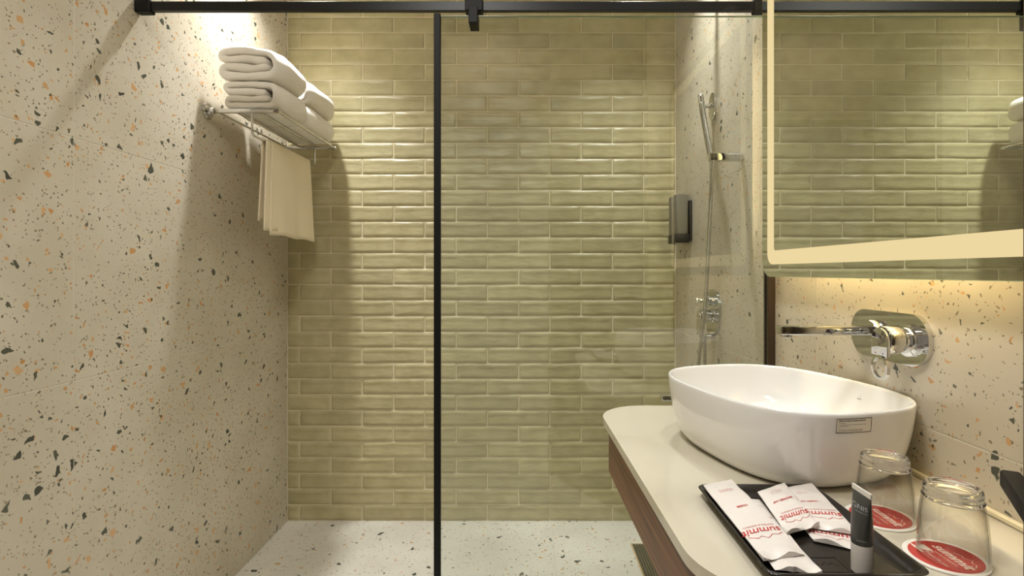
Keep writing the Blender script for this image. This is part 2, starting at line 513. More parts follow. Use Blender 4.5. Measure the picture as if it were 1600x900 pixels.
# brick wall
wb = fin('wall_back', nbox(XL - 0.12, XR + 0.12, D - 0.0037, D + 0.1, 0, CEIL), 'grout', smooth=0)
tag(wb, 'sage green glazed brick tile wall at the back of the shower', kind='structure')

def brick_mesh(w, h, seed):
    rnd = random.Random(seed)
    full = w > 0.25
    us = [0, 0.0035, 0.012, 0.07, 0.15, 0.23, w - 0.012, w - 0.0035, w] if full else [0, 0.0035, 0.012, w / 2, w - 0.012, w - 0.0035, w]
    vs_ = [0, 0.0015, 0.0080, 0.018, 0.040, 0.053, 0.0605, h - 0.0015, h]
    hv = [0.0040, 0.0050, 0.0085, 0.0084, 0.0068, 0.0068, 0.0087, 0.0052, 0.0040]
    bm = bmesh.new(); rows = []
    nu, nv = len(us), len(vs_)
    wav = [rnd.uniform(-0.0032, 0.0032) for _ in us]; wav2 = [rnd.uniform(-0.0042, 0.0042) for _ in us]
    for j, v in enumerate(vs_):
        row = []
        for i, u in enumerate(us):
            eu = 1.0
            d = min(i, nu - 1 - i)
            hh = hv[j]
            if d == 0: hh = min(hh, 0.0040)
            elif d == 1: hh = min(hh, 0.0062)
            zz = v
            if 2 <= j <= 3 and d > 1: zz += wav[i]
            if 5 <= j <= 6 and d > 1: zz += wav2[i]
            if d > 1 and 2 <= j <= nv - 3: hh += rnd.uniform(-0.0007, 0.0007)
            row.append(bm.verts.new((u - w / 2, -hh, zz - h / 2)))
        rows.append(row)
    for j in range(nv - 1):
        for i in range(nu - 1):
            bm.faces.new((rows[j][i], rows[j][i + 1], rows[j + 1][i + 1], rows[j + 1][i]))
    # edge skirts down to the grout
    ring = rows[0] + [r[-1] for r in rows[1:]] + rows[-1][-2::-1] + [r[0] for r in rows[-2:0:-1]]
    low = [bm.verts.new((v.co.x, 0.001, v.co.z)) for v in ring]
    for k in range(len(ring)):
        j = (k + 1) % len(ring)
        bm.faces.new((ring[k], low[k], low[j], ring[j]))
    bmesh.ops.recalc_face_normals(bm, faces=bm.faces)
    me = bpy.data.meshes.new('brick'); bm.to_mesh(me); bm.free()
    me.materials.append(M['brick']); me.shade_smooth(); me.set_sharp_from_angle(angle=math.radians(60))
    return me

BW, BH, JT = 0.300, 0.07545, 0.0034
full = [brick_mesh(BW - JT, BH - JT, s) for s in range(10)]
cuts = {}
def brick_for(w, rnd):
    if abs(w - BW) < 1e-4: return rnd.choice(full)
    key = round(w, 3)
    if key not in cuts: cuts[key] = [brick_mesh(w - JT, BH - JT, 100 + len(cuts) * 7 + s) for s in range(4)]
    return rnd.choice(cuts[key])
rb = random.Random(3)
row = 0; z = 0.002
while z < CEIL - 0.01:
    h = min(BH, CEIL - z)
    x = -1.092 if row % 2 == 0 else -0.9415
    edges = [XL + 0.001]
    while x < XR - 0.03: edges.append(x); x += BW
    edges.append(XR - 0.001)
    for a, b in zip(edges[:-1], edges[1:]):
        w = b - a
        if abs(w - BW) < 0.006: w = BW
        o = bpy.data.objects.new('brick', brick_for(w, rb)); COL.objects.link(o)
        o.location = ((a + b) / 2, D, z + BH / 2 + rb.uniform(-0.0004, 0.0004))
        if h < BH - 1e-4: o.location.z = z + h / 2; o.scale.z = h / BH
        o.rotation_euler = (rb.uniform(-0.012, 0.012), rb.uniform(-0.0025, 0.0025), rb.uniform(-0.006, 0.006))
        o.parent = wb; o.matrix_parent_inverse = Matrix.Identity(4)
    row += 1; z += BH

# ------------------------------------------------------------------ shower screen
YG = 1.542
sc_ = empty('shower_screen', (0.21, YG, 0))
tag(sc_, 'clear glass shower screen with black edge profile, wall channel and overhead bar', 'shower screen')
GX0, GX1, GT = -0.2585, 0.700, 1.932
gp_ = fin('glass_pane', nbox(GX0, GX1, YG - 0.004, YG + 0.004, 0.012, GT), 'pane', sc_, 0)
fin('top_edge', nbox(GX0, GX1, YG - 0.004, YG + 0.004, GT + 0.0002, GT + 0.0012), 'pane_edge', gp_, 0)
fin('edge_profile', nbox(GX0 - 0.011, GX0 + 0.008, YG - 0.009, YG + 0.009, 0.0, 1.939, 0.0015), 'black', sc_, 30)
bm = bmesh.new(); box(bm, XR - 0.022, XR - 0.0005, 1.527, 1.5375, 0.002, 1.957, 0.0008); box(bm, XR - 0.022, XR - 0.0005, 1.5465, 1.556, 0.002, 1.957, 0.0008); box(bm, XR - 0.008, XR - 0.0005, 1.53, 1.55, 0.002, 1.957)
fin('wall_channel', bm, 'bronze', sc_, 30)
YB, ZB = 1.572, HC + 0.781
sb = fin('support_bar', nbox(XL + 0.004, XR - 0.002, YB - 0.008, YB + 0.008, ZB - 0.0135, ZB + 0.0135, 0.001), 'black_bar', sc_, 30)
fin('wall_socket', nbox(XL + 0.0005, XL + 0.046, YB - 0.015, YB + 0.015, ZB - 0.019, ZB + 0.019, 0.003), 'black', sb, 30)
fin('wall_socket', nbox(XR - 0.046, XR - 0.0005, YB - 0.015, YB + 0.015, ZB - 0.019, ZB + 0.019, 0.003), 'black', sb, 30)
cx = -0.156
bm = bmesh.new(); box(bm, cx - 0.026, cx + 0.026, YB - 0.020, YB + 0.013, ZB - 0.019, ZB + 0.019, 0.002)
box(bm, cx - 0.013, cx + 0.013, YG - 0.014, YG + 0.045, GT - 0.022, ZB - 0.017, 0.0015)
fin('clamp', bm, 'black', sb, 30)

# ------------------------------------------------------------------ vanity: counter and cabinet
CT = HC - 0.37        # counter top
ct = empty('countertop', (0.45, 1.04, CT - 0.018))
tag(ct, 'glossy beige stone countertop with rounded corners under the white basin', 'countertop')
out = round_poly([(0.212, 0.595, 0.125), (XR - 0.001, 0.595, 0.0), (XR - 0.001, 1.478, 0.0), (0.190, 1.478, 0.125)], 14)
bm = prism(bmesh.new(), out, CT - 0.018, CT, bev=0.002)
fin('slab', bm, 'counter', ct, 40)
fin('sealant_bead', nbox(XR - 0.010, XR - 0.001, 0.60, 1.476, CT + 0.0002, CT + 0.0095, 0.002), 'bead', ct, 30)
cab = empty('vanity_cabinet', (0.45, 1.04, HC - 0.505))
tag(cab, 'brown wood veneer vanity cabinet with curved corners below the countertop', 'cabinet')
out = round_poly([(0.224, 0.615, 0.115), (XR - 0.0015, 0.615, 0.0), (XR - 0.0015, 1.462, 0.0), (0.204, 1.462, 0.115)], 14)
inn = round_poly([(0.242, 0.633, 0.097), (XR - 0.002, 0.633, 0.0), (XR - 0.002, 1.444, 0.0), (0.222, 1.444, 0.097)], 14)
fin('apron', ring_prism(bmesh.new(), out, inn, HC - 0.505, CT - 0.0185), 'wood', cab, 40)
fin('bottom_panel', prism(bmesh.new(), inn, HC - 0.497, HC - 0.485), 'wood', cab, 40)

# ------------------------------------------------------------------ basin
BCX, BCY, BA, BB, BN, BT = 0.513, 1.099, 0.183, 0.233, 2.8, 0.254
BZ = CT + 0.0003
def bpt(s, ang, z):
    c, sn = math.cos(ang), math.sin(ang)
    k = (abs(c) ** BN + abs(sn) ** BN) ** (-1 / BN)
    u, v = BA * s * k * c, BB * s * k * sn
    ct_, st_ = math.cos(BT), math.sin(BT)
    return Vector((BCX + u * ct_ - v * st_, BCY + u * st_ + v * ct_, BZ + z))
bas = empty('vessel_basin', (BCX, BCY, BZ))
tag(bas, 'white ceramic vessel basin with a printed label standing on the countertop', 'basin')
prof = [(0.0, 0.004), (0.5, 0.004), (0.76, 0.0), (0.79, 0.001), (0.835, 0.007), (0.885, 0.020), (0.925, 0.040), (0.957, 0.066), (0.980, 0.094), (0.993, 0.118),
        (0.9985, 0.132), (0.998, 0.1365), (0.993, 0.1395), (0.984, 0.140), (0.975, 0.1385), (0.969, 0.134), (0.958, 0.118), (0.935, 0.092), (0.895, 0.068), (0.82, 0.047), (0.70, 0.034), (0.5, 0.027), (0.25, 0.023), (0.11, 0.021)]
SEG = 96
bm = bmesh.new(); rings = []
for s, z in prof:
    if s == 0.0: rings.append([bm.verts.new((BCX, BCY, BZ + z))] * SEG); continue
    rings.append([bm.verts.new(bpt(s, 2 * PI * k / SEG, z)) for k in range(SEG)])
for i in range(len(prof) - 1):
    for k in range(SEG):
        j = (k + 1) % SEG
        f = [rings[i][k], rings[i][j], rings[i + 1][j], rings[i + 1][k]]
        f2 = []
        for v in f:
            if v not in f2: f2.append(v)
        bm.faces.new(f2)
bm.faces.new(rings[-1])
bmesh.ops.recalc_face_normals(bm, faces=bm.faces)
BVH = BVHTree.FromBMesh(bm)
fin('bowl', bm, 'ceramic', bas, 60)
mt = Matrix.Translation((BCX, BCY, BZ + 0.0212))
fin('drain_cap', lathe(bmesh.new(), [(0.0005, 0.006), (0.016, 0.006), (0.021, 0.004), (0.023, 0.0)], 24, mt, True, True), 'chrome', bas, 40)
# printed label on the outside
def cam_ray(px, py):
    return Vector(((px - VX) / FPX, 1.0, -(py - VY) / FPX))
O_CAM = Vector((0, 0, HC))
def basin_hit(px, py, off):
    d = cam_ray(px, py).normalized()
    h, n, i, t = BVH.ray_cast(O_CAM, d)
    if h is None:
        h, n, i, t = BVH.find_nearest(O_CAM + d * 1.0)
    if n.dot(d) > 0: n = -n
    return h + n * off
# find the label's place once, then lay it on the surface in real units
p0 = basin_hit(1335.5, 665, 0)
hn = BVH.find_nearest(p0)[1]
if hn.dot(p0 - O_CAM) > 0: hn = -hn
lu = Vector((0, 0, 1)).cross(hn).normalized()
lv = hn.cross(lu).normalized()
if lv.z < 0: lu, lv = -lu, -lv
def on_basin(x, y, off):
    q = p0 + lu * x + lv * y + hn * 0.03
    h, n, i, t = BVH.ray_cast(q, -hn, 0.1)
    if h is None: h, n, i, t = BVH.find_nearest(q)
    if n.dot(hn) < 0: n = -n
    return h + n * off
LW, LH = 0.063, 0.0235
bm = bmesh.new()
gx = [[bm.verts.new(on_basin(-LW / 2 + LW * i / 10, -LH / 2 + LH * j / 4, 0.0003)) for i in range(11)] for j in range(5)]
for j in range(4):
    for i in range(10): bm.faces.new((gx[j][i], gx[j][i + 1], gx[j + 1][i + 1], gx[j + 1][i]))
lab = fin('label_sticker', bm, 'sticker', bas, 60)
tag(lab, 'small rectangular label with black border and text')
bm = bmesh.new()
fr = [(-LW / 2, -LH / 2), (LW / 2, -LH / 2), (LW / 2, LH / 2), (-LW / 2, LH / 2)]
for k in range(4):
    a, b = Vector(fr[k]), Vector(fr[(k + 1) % 4])
    put_flat(bm, strip_geo([tuple(a.lerp(b, t / 8)) for t in range(9)], 0.0009), lambda x, y: on_basin(x, y, 0.0006))
LX = -LW / 2 + 0.003
for ln, sz, yy, bo in (('TESTED TO QUALITY CONTROL STANDARD', 0.0024, 0.0075, 0.00008), ('Characteristics', 0.0019, 0.0040, 0),
                       ('- High quality ceramic china made with the finest fine minerals and materials', 0.00160, 0.0014, 0), ('- High temperature firing', 0.0017, -0.0010, 0),
                       ('Care', 0.0019, -0.0043, 0), ('- Clean with detergent water. Do not use abrasive or chemicals', 0.0017, -0.0070, 0), ('- Do not use abrasives to avoid scratching or damage surfaces', 0.0017, -0.0094, 0)):
    put_flat(bm, text_geo(ln, sz, bold=bo + 0.00003, align='LEFT'), lambda x, y: on_basin(LX + x, yy + y, 0.0006))
fin('label_print', bm, 'ink', lab, 0)['kind'] = 'stuff'
# tiny maker's mark inside the bowl
bm = bmesh.new()
pm = basin_hit(1343, 624, 0); nm = BVH.find_nearest(pm)[1]
if nm.dot(pm - O_CAM) > 0: nm = -nm
mu = Vector((0, 0, 1)).cross(nm).normalized(); mv = nm.cross(mu)
if mv.z < 0: mu, mv = -mu, -mv
for g in (text_geo('jaquar', 0.0045, bold=0.0001), strip_geo([(0.0005, 0.0045), (0.0015, 0.0095)], 0.0005)):
    put_flat(bm, g, lambda x, y: BVH.find_nearest(pm + mu * x + mv * y)[0] + nm * 0.0006)
fin('maker_mark', bm, 'grey_ink', bas, 0)

# ------------------------------------------------------------------ basin wall tap
tp = empty('wall_tap', (XR, 1.043, HC - 0.125))
tag(tp, 'chrome wall-mounted basin tap with long spout and ring lever', 'tap')
ZT = HC - 0.125
fin('back_plate', prism(bmesh.new(), rrect(0.224, 0.096, 0.047, 12), 0.0003, 0.010, wallmat(XR, 1.043, ZT), bev=0.003), 'chrome', tp, 40)
# spout: a flat bar with a rounded nose
YS = 1.072
bm = bmesh.new()
mt = Matrix.Translation((0, YS, ZT + 0.008))
box(bm, 0.505, XR - 0.010, -0.013, 0.013, -0.009, 0.009, 0.003, 2, mt)
fin('spout', bm, 'chrome', tp, 40)
bm = bmesh.new(); lathe(bm, [(0.011, 0.0), (0.011, -0.004), (0.009, -0.005)], 20, Matrix.Translation((0.521, YS, ZT - 0.001)), True, True)
fin('aerator', bm, 'steel', tp, 40)
bm = bmesh.new(); lathe(bm, [(0.021, 0.010), (0.021, 0.022), (0.0195, 0.024)], 28, wallmat(XR, YS, ZT + 0.008), True, True)
fin('spout_collar', bm, 'chrome', tp, 40)
YH = 0.978
bm = bmesh.new()
lathe(bm, [(0.030, 0.0102), (0.030, 0.016), (0.024, 0.018), (0.024, 0.030), (0.022, 0.031), (0.022, 0.034), (0.0255, 0.035), (0.0255, 0.058), (0.0245, 0.0595)], 36, wallmat(XR, YH, ZT), True, True)
fin('hub', bm, 'chrome', tp, 40)
LM = wallmat(XR - 0.060, YH, ZT)
R_ = 0.0225
oc = [(R_ * math.cos(a), R_ * math.sin(a)) for a in [PI * k / 16 for k in range(17)]] + [(R_ * math.cos(PI + PI * k / 16), -0.050 + R_ * math.sin(PI + PI * k / 16)) for k in range(17)]
bm = prism(bmesh.new(), oc[:17] + [(-R_, -0.028), (R_, -0.028)], 0.0, 0.006, LM, bev=0.0012)
lev = fin('lever', bm, 'chrome', tp, 40)
n = 36
ro = [(R_ * math.cos(2 * PI * k / n), -0.050 + R_ * math.sin(2 * PI * k / n)) for k in range(n)]
ri = [(0.0185 * math.cos(2 * PI * k / n), -0.050 + 0.0185 * math.sin(2 * PI * k / n)) for k in range(n)]
fin('lever_ring', ring_prism(bmesh.new(), ro, ri, 0.0, 0.0062, LM), 'chrome', lev, 40)
bm = bmesh.new(); put_flat(bm, text_geo('jaquar', 0.006), lambda x, y: LM @ Vector((-x, y - 0.004, 0.0064)))
fin('lever_mark', bm, 'grey_ink', lev, 0)
bm = bmesh.new(); lathe(bm, [(0.0012, 0.006), (0.0012, 0.0064)], 10, LM @ Matrix.Translation((0.010, -0.024, 0)), True, True)
fin('hot_dot', bm, 'red_ink', lev, 0)
bm = bmesh.new(); lathe(bm, [(0.0012, 0.006), (0.0012, 0.0064)], 10, LM @ Matrix.Translation((-0.010, -0.024, 0)), True, True)
fin('cold_dot', bm, simple('blue_dot', srgb(40, 80, 170), 0.5), lev, 0)

# ------------------------------------------------------------------ lit mirror
MX = 0.660
MY0, MY1, MZ0, MZ1 = 0.604, 1.497, HC - 0.0115, 2.03
mi = empty('lit_mirror', (XR, (MY0 + MY1) / 2, MZ0))
tag(mi, 'large rounded mirror with glowing cream light band hung above the basin', 'mirror')
mc = ((MY0 + MY1) / 2, (MZ0 + MZ1) / 2); mw, mh = MY1 - MY0, MZ1 - MZ0
fin('glass', prism(bmesh.new(), rrect(mw, mh, 0.045, 10), 0.0, 0.005, wallmat(MX + 0.005, *mc)), 'mirror', mi, 30)
fin('rim', ring_prism(bmesh.new(), rrect(mw + 0.003, mh + 0.003, 0.0465, 10), rrect(mw + 0.0004, mh + 0.0004, 0.0452, 10), -0.001, 0.0045, wallmat(MX + 0.005, *mc)), 'mirror_edge', mi, 30)
fin('light_band', ring_prism(bmesh.new(), rrect(mw - 0.064, mh - 0.064, 0.030, 10), rrect(mw - 0.138, mh - 0.138, 0.008, 10), 0.0052, 0.0056, wallmat(MX + 0.005, *mc)), 'led_front', mi, 0)
hx = 0.150
hs = fin('housing', nbox(MX + 0.0062, XR - 0.0005, MY0 + hx, MY1 - hx, MZ0 + hx, MZ1 - hx), 'housing', mi, 0)
bm = bmesh.new()
for (a, b, c, d) in ((MY0 + hx, MY1 - hx, MZ0 + hx - 0.004, MZ0 + hx - 0.0005), (MY0 + hx, MY1 - hx, MZ1 - hx + 0.0005, MZ1 - hx + 0.004),
                     (MY0 + hx - 0.004, MY0 + hx - 0.0005, MZ0 + hx, MZ1 - hx), (MY1 - hx + 0.0005, MY1 - hx + 0.004, MZ0 + hx, MZ1 - hx)):
    box(bm, MX + 0.014, MX + 0.024, a, b, c, d)
fin('backlight_strip', bm, 'led_back', hs, 0)

# ------------------------------------------------------------------ towel shelf
SY0, SY1, SZ = 1.912, 2.477, HC + 0.577
ts = empty('towel_shelf', (XL, 2.19, SZ))
tag(ts, 'chrome wall towel shelf with rails on the left wall', 'towel shelf')
for yy in (SY0, SY1):
    bm = lathe(bmesh.new(), [(0.030, 0.0005), (0.030, 0.008), (0.027, 0.011), (0.013, 0.012), (0.012, 0.030)], 28, wallmat_l(XL, yy, SZ), True, True)
    fin('wall_flange', bm, 'chrome', ts, 40)
    fin('bracket', nbox(XL + 0.012, -0.889, yy - 0.006, yy + 0.006, SZ - 0.0075, SZ + 0.0075, 0.002, 2), 'chrome', ts, 40)
for xx in (-0.897, -0.972, -1.048, -1.116):
    fin('rail', tube(bmesh.new(), [(xx, SY0 + 0.004, SZ + 0.001), (xx, SY1 + (0.016 if xx > -0.9 else -0.004), SZ + 0.001)], 0.0046, 10), 'chrome', ts, 40)
XH, ZH = -0.987, SZ - 0.085
fin('hanging_rail', tube(bmesh.new(), fillet([(XH, SY0, SZ - 0.006), (XH, SY0, ZH), (XH, SY1, ZH), (XH, SY1, SZ - 0.006)], 0.022, 6), 0.0042, 10), 'chrome', ts, 40)

# ------------------------------------------------------------------ folded towels
def fold_path(w, t, seed):
    rnd = random.Random(seed)
    g = t * 1.04
    z1, z2, z3, z4 = 3 * g + t / 2, 2 * g + t / 2, g + t / 2, t / 2
    j = lambda a: rnd.uniform(-a, a)
    pts = []
    xl = 0.55 * t; xr = w - 2.05 * g
    pts += [(xr - 0.012 + j(.01), z2 - 0.004), (xr * 0.6, z2 + j(.002)), (xl + 0.02, z2), (xl, z2 + 0.001)]
    for k in range(1, 6): a = -PI / 2 - PI * k / 6; pts.append((xl + math.cos(a) * g / 2, (z1 + z2) / 2 + math.sin(a) * g / 2))
    pts += [(xl, z1), (xl + 0.03, z1 + 0.002), (xr * 0.6, z1 + 0.003 + j(.002)), (xr, z1 - 0.001)]
    R = (z1 - z4) / 2
    for k in range(1, 10): a = PI / 2 - PI * k / 10; pts.append((xr + math.cos(a) * R * 1.02, (z1 + z4) / 2 + math.sin(a) * R))
    pts += [(xr, z4), (xr * 0.6, z4), (xl + 0.02, z4), (xl, z4)]
    for k in range(1, 6): a = -PI / 2 - PI * k / 6; pts.append((xl + math.cos(a) * g / 2, (z3 + z4) / 2 + math.sin(a) * g / 2))
    pts += [(xl, z3), (xl + 0.03, z3 + 0.001), (xr * 0.6, z3 + j(.002)), (xr - 0.004 + j(.008), z3 + 0.002)]
    return pts

def folded_towel(name, label, x0, y0, z0, w, h, ln, seed, droop=0.0):
    t = h / 4.12
    pts = fold_path(w, t, seed)
    P = [Vector((p[0], p[1])) for p in pts]
    # refine
    Q = []
    for i in range(len(P) - 1):
        n = max(1, int((P[i + 1] - P[i]).length / 0.010))
        for k in range(n): Q.append(P[i].lerp(P[i + 1], k / n))
    Q.append(P[-1])
    nrm = []
    for i in range(len(Q)):
        d = (Q[min(i + 1, len(Q) - 1)] - Q[max(i - 1, 0)]).normalized(); nrm.append(Vector((-d.y, d.x)))
    half = t * 0.485
    outline = [Q[i] + nrm[i] * half for i in range(len(Q))]
    d = (Q[-1] - Q[-2]).normalized()
    outline += [Q[-1] + nrm[-1] * half * 0.5 + d * half * 0.8, Q[-1] - nrm[-1] * half * 0.5 + d * half * 0.8]
    outline += [Q[i] - nrm[i] * half for i in range(len(Q) - 1, -1, -1)]
    d = (Q[0] - Q[1]).normalized()
    outline += [Q[0] - nrm[0] * half * 0.5 + d * half * 0.8, Q[0] + nrm[0] * half * 0.5 + d * half * 0.8]
    # inward offset directions for softened ends
    n = len(outline); cen = []
    L_ = len(Q)
    spine = [Q[i] for i in range(L_)] + [Q[-1]] * 2 + [Q[i] for i in range(L_ - 1, -1, -1)] + [Q[0]] * 2
    ys = [0.0, 0.003, 0.009, 0.018] + [0.018 + (ln - 0.036) * k / 12 for k in range(1, 13)] + [ln - 0.009, ln - 0.003, ln]
    sh = [0.45, 0.78, 0.95, 1.0] + [1.0] * 12 + [0.95, 0.78, 0.45]
    bm = bmesh.new(); rings = []
    sd = Vector((seed * 3.7, seed * 1.3, seed * 9.1))
    for y, s in zip(ys, sh):
        ring = []
        e = min(1.0, min(y, ln - y) / 0.05)
        for k in range(n):
            p = spine[k].lerp(outline[k], s)
            wob = noise.noise_vector(Vector((p.x * 14, y * 11, p.y * 22)) + sd) * 0.0065
            fine = noise.noise_vector(Vector((p.x * 45, y * 45, p.y * 45)) + sd) * 0.0012
            # the rounded end of the right-hand fold pulls in towards the far end
            pull = 1.0 - 0.10 * (1 - e) * max(0.0, min(1.0, (p.x - w * 0.5) / (w * 0.5)))
            zz = p.y - droop * max(0.0, p.x / w) ** 2 * (p.y / h)
            v = Vector((x0 + p.x * pull, y0 + y, z0 + zz)) + wob + fine
            v.z = max(v.z, z0 + 0.0008)
            ring.append(bm.verts.new(v))
        rings.append(ring)
    for a, b in zip(rings[:-1], rings[1:]):
        for k in range(n):
            j = (k + 1) % n
            bm.faces.new((a[k], a[j], b[j], b[k]))
    for r in (rings[0], rings[-1]):
        # cap between the two sides of the ribbon
        for i in range(L_ - 1):
            bm.faces.new((r[i], r[i + 1], r[2 * L_ + 1 - i - 1], r[2 * L_ + 1 - i]))
        bm.faces.new((r[L_ - 1], r[L_], r[L_ + 1], r[L_ + 2]))
        bm.faces.new((r[2 * L_ + 1], r[2 * L_ + 2], r[2 * L_ + 3], r[0]))
    o = fin(name, bm, 'towel', None, 75)
    tag(o, label, 'towel', 'folded bath towels on the shelf')
    return o
TZ = SZ + 0.0082
folded_towel('bath_towel', 'lower white folded bath towel nearer the camera on the chrome shelf', -1.082, 1.905, TZ, 0.212, 0.098, 0.245, 1)
folded_towel('bath_towel', 'upper white folded bath towel nearer the camera, top of stack', -1.090, 1.898, TZ + 0.103, 0.222, 0.118, 0.245, 2, 0.012)
folded_towel('bath_towel', 'lower white folded bath towel at the end near the brick wall', -1.078, 2.158, TZ, 0.205, 0.098, 0.30, 3)
folded_towel('bath_towel', 'upper white folded bath towel at the end near the brick wall', -1.082, 2.158, TZ + 0.103, 0.214, 0.108, 0.30, 4, 0.010)

# hanging hand towel
HT = empty('hand_towel', (XH, 2.205, ZH - 0.34))
tag(HT, 'cream hand towel hanging from the lower rail of the towel shelf', 'towel')
def hang(y0, y1, front, back, off, seed, nm, amp=1.0):
    bm = bmesh.new(); n = 40; sd = seed * 5.1
    path = []
    for k in range(15): path.append((0.0085 + off, -back + back * k / 15, 0)) if False else None
    prof = [(-0.0075 - off, -back + back * k / 14) for k in range(14)]
    prof += [((0.0075 + off) * -math.cos(PI * k / 6), (0.0065 + off) * math.sin(PI * k / 6)) for k in range(7)]
    prof += [(0.0075 + off, -front * k / 18) for k in range(1, 19)]
    rows = []
    for i, (px_, pz) in enumerate(prof):
        row = []
        for j in range(n + 1):
            s = j / n
            dn = max(0.0, -pz) / 0.34
            wv = (math.sin(s * 9.0 + sd) * 0.006 + math.sin(s * 21 + sd * 2) * 0.0025) * dn * amp
            spread = (s - 0.5) * 0.035 * dn * (1 if px_ > 0 else 0.5)
            y = y0 + (y1 - y0) * s + spread
            bot = (math.sin(s * 12 + sd) * 0.006 - 0.010 * s) * max(0, dn - 0.6) if px_ > 0 else 0
            side = 1 if px_ > 0 else -1
            x = XH + px_ + wv + side * 0.006 * dn * (1 + off * 60)
            row.append(bm.verts.new((x, y, ZH + pz + bot)))
        rows.append(row)
    for a, b in zip(rows[:-1], rows[1:]):
        for j in range(n): bm.faces.new((a[j], a[j + 1], b[j + 1], b[j]))
    o = fin(nm, bm, 'hand_towel', HT, 80)
    md = o.modifiers.new('thickness', 'SOLIDIFY'); md.thickness = 0.0035; md.offset = 0
    return o
hang(2.000, 2.378, 0.335, 0.30, 0.0, 1, 'inner_layer')
hang(2.034, 2.390, 0.350, 0.22, 0.005, 2.2, 'outer_layer')

# ------------------------------------------------------------------ shower fittings
RX, RY, RZ = 0.298, 2.0, 2.255
rs = empty('rain_shower', (XR, RY, RZ))
tag(rs, 'round chrome rain shower head on an arm above the right shower wall', 'shower head')
fin('head_disc', lathe(bmesh.new(), [(0.002, 0.0), (0.088, 0.0), (0.098, 0.002), (0.101, 0.006), (0.098, 0.010), (0.03, 0.014), (0.018, 0.03), (0.016, 0.045)], 48, Matrix.Translation((RX, RY, RZ)), True, True), 'chrome', rs, 40)
fin('wall_arm', tube(bmesh.new(), fillet([(RX, RY, RZ + 0.04), (RX, RY, RZ + 0.075), (XR - 0.006, RY, RZ + 0.075)], 0.03, 6), 0.011, 16), 'chrome', rs, 40)
fin('wall_rose', lathe(bmesh.new(), [(0.030, 0.0005), (0.030, 0.006), (0.026, 0.009)], 28, wallmat(XR, RY, RZ + 0.075), True, True), 'chrome', rs, 40)

hsn = empty('hand_shower', (XR, 1.97, HC + 0.42))
tag(hsn, 'slim chrome stick hand shower with hose on the right shower wall', 'hand shower')
# wall holder
YHS, ZHS = 2.035, HC + 0.635
bm = prism(bmesh.new(), rrect(0.058, 0.105, 0.028, 8), 0.0005, 0.008, wallmat(XR, YHS, ZHS - 0.004), bev=0.002)
wh = fin('wall_bracket', bm, 'chrome', hsn, 40)
fin('bracket_arm', tube(bmesh.new(), [(XR - 0.006, YHS, ZHS), (XR - 0.046, YHS, ZHS)], 0.010, 16), 'chrome', wh, 40)
# stick: leans from the holder down to the swivel block
stk = [(XR - 0.050, YHS - 0.002, ZHS + 0.040), (0.664, 2.02, ZHS - 0.03), (0.652, 1.90, HC + 0.412)]
fin('stick', tube(bmesh.new(), smooth_path(stk, 6), 0.0105, 16), 'chrome', hsn, 40)
fin('head_bar', nbox(0.600, 0.708, 1.748, 1.776, HC + 0.366, HC + 0.392, 0.004, 2), 'chrome', hsn, 40)
fin('hose_nut', tube(bmesh.new(), [(0.612, 1.762, HC + 0.367), (0.610, 1.764, HC + 0.335)], 0.0085, 14, radii=[0.010, 0.0075]), 'chrome', hsn, 40)
hp = smooth_path([(0.610, 1.764, HC + 0.338), (0.612, 1.78, HC + 0.24), (0.630, 1.86, HC + 0.05), (0.642, 1.92, HC - 0.10), (0.640, 1.95, HC - 0.22), (0.628, 1.96, HC - 0.36), (0.622, 1.98, HC - 0.52), (0.640, 2.0, HC - 0.64), (0.668, 2.02, HC - 0.60), (0.676, 2.03, HC - 0.40), (0.676, 2.03, HC - 0.262)], 14)
bm = tube(bmesh.new(), hp, 0.0062, 10, radii=[0.0062 if i % 2 else 0.0070 for i in range(len(hp))])
fin('hose', bm, 'steel', hsn, 80)

mx = empty('shower_mixer', (XR, 2.03, HC - 0.151))
tag(mx, 'chrome shower mixer plate with lever behind the glass on the right wall', 'shower mixer')
ZM = HC - 0.151
fin('back_plate', prism(bmesh.new(), rrect(0.150, 0.168, 0.070, 12), 0.0005, 0.010, wallmat(XR, 2.03, ZM), bev=0.003), 'chrome', mx, 40)
fin('hub', lathe(bmesh.new(), [(0.030, 0.010), (0.028, 0.014), (0.023, 0.016), (0.023, 0.030), (0.026, 0.031), (0.026, 0.052), (0.024, 0.054)], 32, wallmat(XR, 2.03, ZM - 0.015), True, True), 'chrome', mx, 40)
fin('lever', prism(bmesh.new(), rrect(0.040, 0.090, 0.019, 8), 0.0545, 0.0605, wallmat(XR, 2.03, ZM - 0.042), bev=0.001), 'chrome', mx, 40)
fin('diverter', lathe(bmesh.new(), [(0.019, 0.010), (0.019, 0.026), (0.012, 0.028), (0.012, 0.036), (0.0085, 0.037), (0.0085, 0.068), (0.007, 0.070)], 28, wallmat(XR, 2.03, ZM + 0.043), True, True), 'chrome', mx, 40)
fin('hose_outlet', lathe(bmesh.new(), [(0.010, 0.0), (0.010, 0.022)], 16, Matrix.Translation((0.676, 2.03, HC - 0.262)), True, True), 'chrome', mx, 40)
fin('outlet_elbow', tube(bmesh.new(), [(0.676, 2.03, HC - 0.245), (XR - 0.001, 2.03, HC - 0.245)], 0.009, 14), 'chrome', mx, 40)

bs = empty('bath_spout', (XR, 2.06, HC - 0.485))
tag(bs, 'chrome bath spout low on the right shower wall peeking out beside the basin', 'spout')
fin('spout_bar', nbox(0.515, XR - 0.008, 2.045, 2.075, HC - 0.497, HC - 0.473, 0.006, 3), 'chrome', bs, 40)
fin('spout_flange', lathe(bmesh.new(), [(0.032, 0.0005), (0.032, 0.006), (0.028, 0.009)], 28, wallmat(XR, 2.06, HC - 0.485), True, True), 'chrome', bs, 40)

